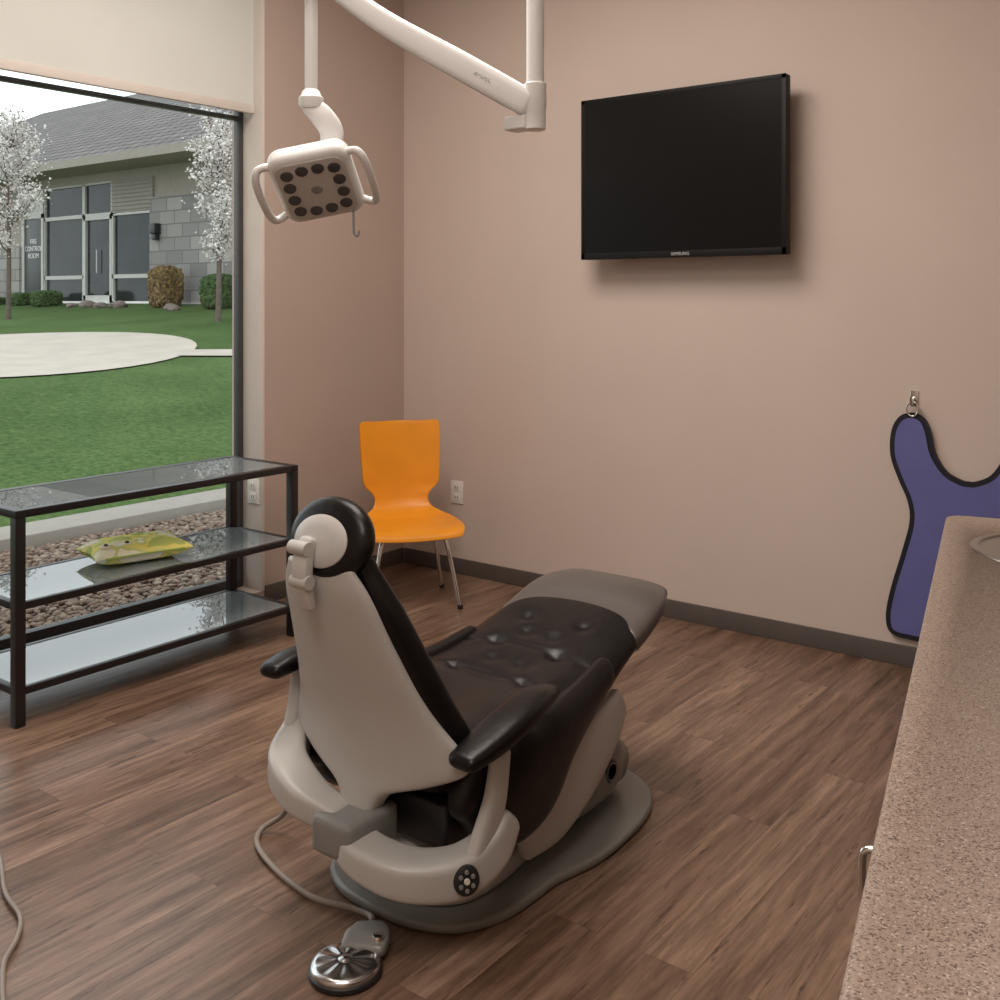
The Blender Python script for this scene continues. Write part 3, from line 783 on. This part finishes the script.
# building
FY = 10.7
M_stucco = mat("stucco", (.34, .30, .255), .9)
M_stone = brick_mat("ashlar_stone", (.21, .20, .19), (.36, .34, .315), (.17, .16, .155), ("X", "Z", None), .62, .32, .015)
M_roof = brick_mat("roof_tiles", (.135, .122, .115), (.19, .172, .16), (.045, .04, .038), ("X", "Y", None), .45, .34, .05)
M_bglass = mat("tinted_glazing", (.022, .028, .028), .10, var=.4, scale=.8, spec=.25)
M_bframe = mat("aluminium_frame", (.48, .47, .43), .5)
M_fascia = mat("fascia_board", (.30, .27, .23), .8)
M_door = mat("dark_door", (.04, .045, .045), .4)
bp_ = []; bs_ = []
bp_.append(boxes("stucco_wall", [(-36, -24.45, FY, FY+.3, 1.2, 5.0), (-24.45, -18.25, FY+.02, FY+.3, 4.55, 5.0), (-18.25, -8, FY+.02, FY+.3, 3.9, 5.0)], M_stucco))
bp_.append(boxes("stone_wall", [(-18.22, -8, FY-.12, FY+.3, 1.2, 4.0)], M_stone))
bp_.append(boxes("stone_wainscot", [(-36, -24.45, FY-.12, FY, 1.2, 3.0)], M_stone))
def storefront(x0, x1, z0, z1, nx=1, nz=1):
    bars = [(x0, x1, FY-.02, FY+.1, z0, z0+.05), (x0, x1, FY-.02, FY+.1, z1-.05, z1)]
    for i in range(nx+1):
        x = x0+(x1-x0)*i/nx; x = min(max(x, x0+.03), x1-.03); bars.append((x-.03, x+.03, FY-.02, FY+.1, z0, z1))
    for j in range(1, nz):
        z = z0+(z1-z0)*j/nz; bars.append((x0, x1, FY-.02, FY+.1, z-.025, z+.025))
    f = boxes("storefront_window", bars, M_bframe)
    g = boxes("window_pane", [(x0+.02, x1-.02, FY+.04, FY+.06, z0+.02, z1-.02)], M_bglass)
    bp_.append(f); bs_.append((g, f))
storefront(-23.3, -21.32, 1.42, 2.1, 1, 1)
storefront(-23.3, -21.32, 2.1, 3.7, 1, 1)
storefront(-23.3, -21.32, 3.7, 4.55, 1, 1)
storefront(-21.32, -20.0, 3.7, 4.55, 1, 1)
storefront(-20.0, -18.22, 1.42, 2.1, 1, 1)
storefront(-20.0, -18.22, 2.1, 3.7, 1, 1)
lv = boxes("louver_panel", [(-20.0, -18.22, FY-.02, FY+.1, 3.72, 4.55)]+[(-20.0, -18.22, FY-.05, FY-.02, 3.78+.1*i, 3.82+.1*i) for i in range(8)], M_fascia); bp_.append(lv)
df = boxes("entrance_door", [(-21.32, -21.22, FY-.03, FY+.1, 1.42, 3.7), (-20.10, -20.0, FY-.03, FY+.1, 1.42, 3.7), (-21.32, -20.0, FY-.03, FY+.1, 3.58, 3.7), (-21.32, -20.0, FY-.03, FY+.1, 1.42, 1.62), (-20.7, -20.66, FY-.04, FY-.03, 2.2, 2.8)], M_bframe)
bp_.append(df); bs_.append((boxes("window_pane", [(-21.24, -20.08, FY+.04, FY+.06, 1.6, 3.6)], M_bglass), df))
sd_ = boxes("service_door", [(-24.3, -23.35, FY-.03, FY+.1, 1.42, 3.75)], M_door, .01); bp_.append(sd_)
dfm = boxes("door_frame", [(-24.42, -24.3, FY-.06, FY+.1, 1.42, 3.87), (-23.38, -23.28, FY-.06, FY+.1, 1.42, 3.87), (-24.42, -23.28, FY-.06, FY+.1, 3.75, 4.55)], M_bframe); bp_.append(dfm)
for i, s in enumerate(["FIRE", "CONTROL", "ROOM"]):
    bs_.append((text("sign_lettering", s, .19, Matrix.Translation((-23.83, FY-.036, 3.12-.20*i)) @ Matrix.Rotation(math.radians(90), 4, 'X'), M_outlet), sd_))
lp = boxes("wall_lamp", [(-18.0, -17.75, FY-.3, FY-.12, 3.1, 3.35), (-17.95, -17.8, FY-.25, FY-.12, 2.95, 3.1)], M_dark, .02); bp_.append(lp)
vs = [(-37, FY-1.1, 4.95), (-7, FY-1.1, 4.95), (-7, 18.2, 9.2), (-37, 18.2, 9.2), (-37, 26, 5.2), (-7, 26, 5.2)]
rf = obj_from("roof", vs, [(0, 1, 2, 3), (3, 2, 5, 4)], M_roof, False); bp_.append(rf)
bp_.append(boxes("eave_fascia", [(-37, -7, FY-1.15, FY-1.08, 4.78, 4.98)], M_fascia))
bp_.append(boxes("soffit", [(-37, -7, FY-1.08, FY+.1, 4.79, 4.82)], M_stucco))
bp_.append(boxes("rear_wall", [(-36, -8, 25.5, 25.8, 1.2, 5.2), (-36, -35.7, FY, 25.8, 1.2, 5), (-8.3, -8, FY, 25.8, 1.2, 5)], M_stucco))
thing("office_building", (-20, FY, 1.4), bp_, "single-storey office building with tiled roof, stone wall and storefront glazing", "building", subs=bs_)

def shrub(x, y, w, h, m, label):
    bm = bmesh.new(); bmesh.ops.create_icosphere(bm, subdivisions=5, radius=1)
    for v in bm.verts:
        c = v.co.copy(); q = (abs(c.x)**4+abs(c.y)**4+abs(c.z)**4)**.25; c = c/q
        d = 1+.10*noise.noise(c*4)+.13*noise.noise(c*14)
        v.co = V((c.x*w/2*d, c.y*w/2*d, (c.z*.5*d+.5)*h))
    me = bpy.data.meshes.new("shrub"); bm.to_mesh(me); bm.free(); me.materials.append(m)
    o = bpy.data.objects.new("shrub", me); COL.objects.link(o); o.location = (x, y, terr(x, y)-.02)
    meta(o, label, "shrub")
M_rust = mat("rust_leaves", (.17, .11, .045), .9, var=.7, scale=14)
M_green = mat("green_leaves", (.05, .09, .025), .9, var=.6, scale=14)
shrub(-16.65, 9.95, .66, .95, M_rust, "clipped rust-coloured shrub against the stone wall")
shrub(-14.6, 9.9, .7, .75, M_green, "clipped green shrub against the stone wall")
shrub(-22.9, 9.9, .6, .35, M_green, "low green shrub beside the dark service door")
shrub(-21.4, 9.7, .65, .42, M_green, "low green shrub beneath the storefront window")
shrub(-24.6, 9.8, .9, .25, M_green, "low green shrub at the building base")
bm = bmesh.new(); bmesh.ops.create_icosphere(bm, subdivisions=3, radius=1)
for v in bm.verts: v.co = v.co*(1+.25*noise.noise(v.co*1.6)); v.co.z *= .6
rme = bpy.data.meshes.new("boulder"); bm.to_mesh(rme); bm.free(); rme.materials.append(mat("granite_rock", (.20, .16, .135), .9, var=.3))
for i, (x, y, s) in enumerate([(-19.3, 9.6, .20), (-18.6, 9.5, .16), (-18.0, 9.6, .2), (-19.9, 9.5, .13), (-15.8, 9.5, .16), (-15.4, 9.3, .13)]):
    o = bpy.data.objects.new("boulder", rme); COL.objects.link(o); o.scale = (s, s, s); o.rotation_euler = (0, 0, i*1.3); o.location = (x, y, terr(x, y)+s*.25)
    meta(o, "small brown landscaping rock at the edge of the lawn", "rock", group="landscaping rocks by the building")
M_bark = mat("bark", (.14, .11, .09), .95, var=.3, scale=20)
M_bloss = island_mat("white_blossom", [(.70, .65, .62), (.84, .81, .78), (.55, .50, .47), (.76, .72, .69), (.26, .24, .18)], .9)
def tree(x, y, h, cz, rw, rh, seed, label):
    rnd = random.Random(seed); z0 = terr(x, y)-.03
    tr = tube("trunk", [(x, y, z0), (x+.03, y, z0+h*.35), (x-.02, y, z0+h*.65), (x+.02, y, z0+h*.93)], lambda t: .048*(1-t)+.012, M_bark, n=10)
    vs = []; fs = []
    brs = []
    for i in range(28):
        t = rnd.uniform(.3, .9); a = rnd.uniform(0, 6.28)
        b0 = V((x, y, z0+h*t)); zz = z0+h*t+rnd.uniform(.25, .7)
        prof = math.sqrt(max(.05, 1-((zz-cz)/rh)**2))
        L = rw*prof*rnd.uniform(.7, 1.0)
        b1 = V((x+math.cos(a)*L, y+math.sin(a)*L, zz)); brs.append((b0, b1))
    n = 6
    for b0, b1 in brs:
        mid = (b0+b1)/2+V((0, 0, -.08)); pts = [b0, mid, b1]; base = len(vs)
        for k, p in enumerate(pts):
            rad = [.022, .014, .006][k]
            for j in range(n):
                an = 6.283*j/n; vs.append(p+V((math.cos(an)*rad, math.sin(an)*rad, 0)))
        for k in range(2):
            for j in range(n):
                q = (j+1) % n; fs.append((base+k*n+j, base+k*n+q, base+(k+1)*n+q, base+(k+1)*n+j))
    br = obj_from("branches", vs, fs, M_bark); br["kind"] = "stuff"
    vs = []; fs = []
    for b0, b1 in brs:
        for i in range(120):
            t = rnd.uniform(.15, 1.08); p = b0.lerp(b1, t)+V([rnd.gauss(0, .10) for _ in range(3)]); s = rnd.uniform(.015, .042)
            base = len(vs)
            R = Matrix.Rotation(rnd.uniform(0, 6.28), 3, V([rnd.gauss(0, 1) for _ in range(3)]).normalized())
            for q in [(1, 0, -.4), (-.5, .87, -.4), (-.5, -.87, -.4), (0, 0, .9)]: vs.append(p+R @ V(q)*s)
            fs += [(base, base+1, base+3), (base+1, base+2, base+3), (base+2, base, base+3), (base, base+2, base+1)]
    bl = obj_from("blossoms", vs, fs, M_bloss, False); bl["kind"] = "stuff"
    thing("blossom_tree", (x, y, z0), [tr, br, bl], label, "tree")
tree(-17.5, 6.7, 4.4, 4.0, .82, 1.8, 3, "young tree covered in white blossom on the lawn")
tree(-12.3, 8.1, 4.0, 4.0, .62, 1.4, 5, "young white-blossomed tree near the stone wall")

# ------------------------------------------------------------------ lights
def troffer(x, y, e, sx=1.5, sy=1.5):
    fr = boxes("light_frame", [(x-sx/2-.03, x+sx/2+.03, y-sy/2-.03, y-sy/2, H-.03, H-.001), (x-sx/2-.03, x+sx/2+.03, y+sy/2, y+sy/2+.03, H-.03, H-.001),
                               (x-sx/2-.03, x-sx/2, y-sy/2, y+sy/2, H-.03, H-.001), (x+sx/2, x+sx/2+.03, y-sy/2, y+sy/2, H-.03, H-.001)], M_outlet)
    df = boxes("diffuser", [(x-sx/2, x+sx/2, y-sy/2, y+sy/2, H-.012, H-.004)], M_outlet)
    thing("ceiling_light", (x, y, H), [fr, df], "square ceiling light panel with white frame", "ceiling light")
    l = bpy.data.lights.new("ceiling_lamp", 'AREA'); l.shape = 'RECTANGLE'; l.size = sx; l.size_y = sy; l.energy = e
    l.color = (1, .91, .83)
    o = bpy.data.objects.new("ceiling_lamp", l); COL.objects.link(o); o.location = (x, y, H-.04)
troffer(1.7, -2.1, 76)
troffer(3.3, -4.4, 50)

w = bpy.data.worlds.new("World"); scene.world = w; w.use_nodes = True
nt = w.node_tree; bg = nt.nodes["Background"]
tc = nt.nodes.new("ShaderNodeTexCoord"); n = nt.nodes.new("ShaderNodeTexNoise"); n.inputs["Scale"].default_value = 2; n.inputs["Detail"].default_value = 5
r = nt.nodes.new("ShaderNodeValToRGB"); r.color_ramp.elements[0].color = (.82, .88, .94, 1); r.color_ramp.elements[1].color = (.95, .98, 1, 1)
nt.links.new(tc.outputs["Generated"], n.inputs["Vector"]); nt.links.new(n.outputs["Fac"], r.inputs["Fac"]); nt.links.new(r.outputs["Color"], bg.inputs["Color"])
bg.inputs["Strength"].default_value = 1.9

# ------------------------------------------------------------------ camera
c = bpy.data.cameras.new("camera"); co = bpy.data.objects.new("camera", c); COL.objects.link(co)
co.location = (4.07, -4.40, 1.5); co.rotation_euler = (math.radians(90), 0, math.radians(37.5))
c.sensor_width = 36; c.lens = 37.5; c.shift_y = -.2; c.clip_start = .05; c.clip_end = 300
scene.camera = co
scene.view_settings.view_transform = 'Standard'
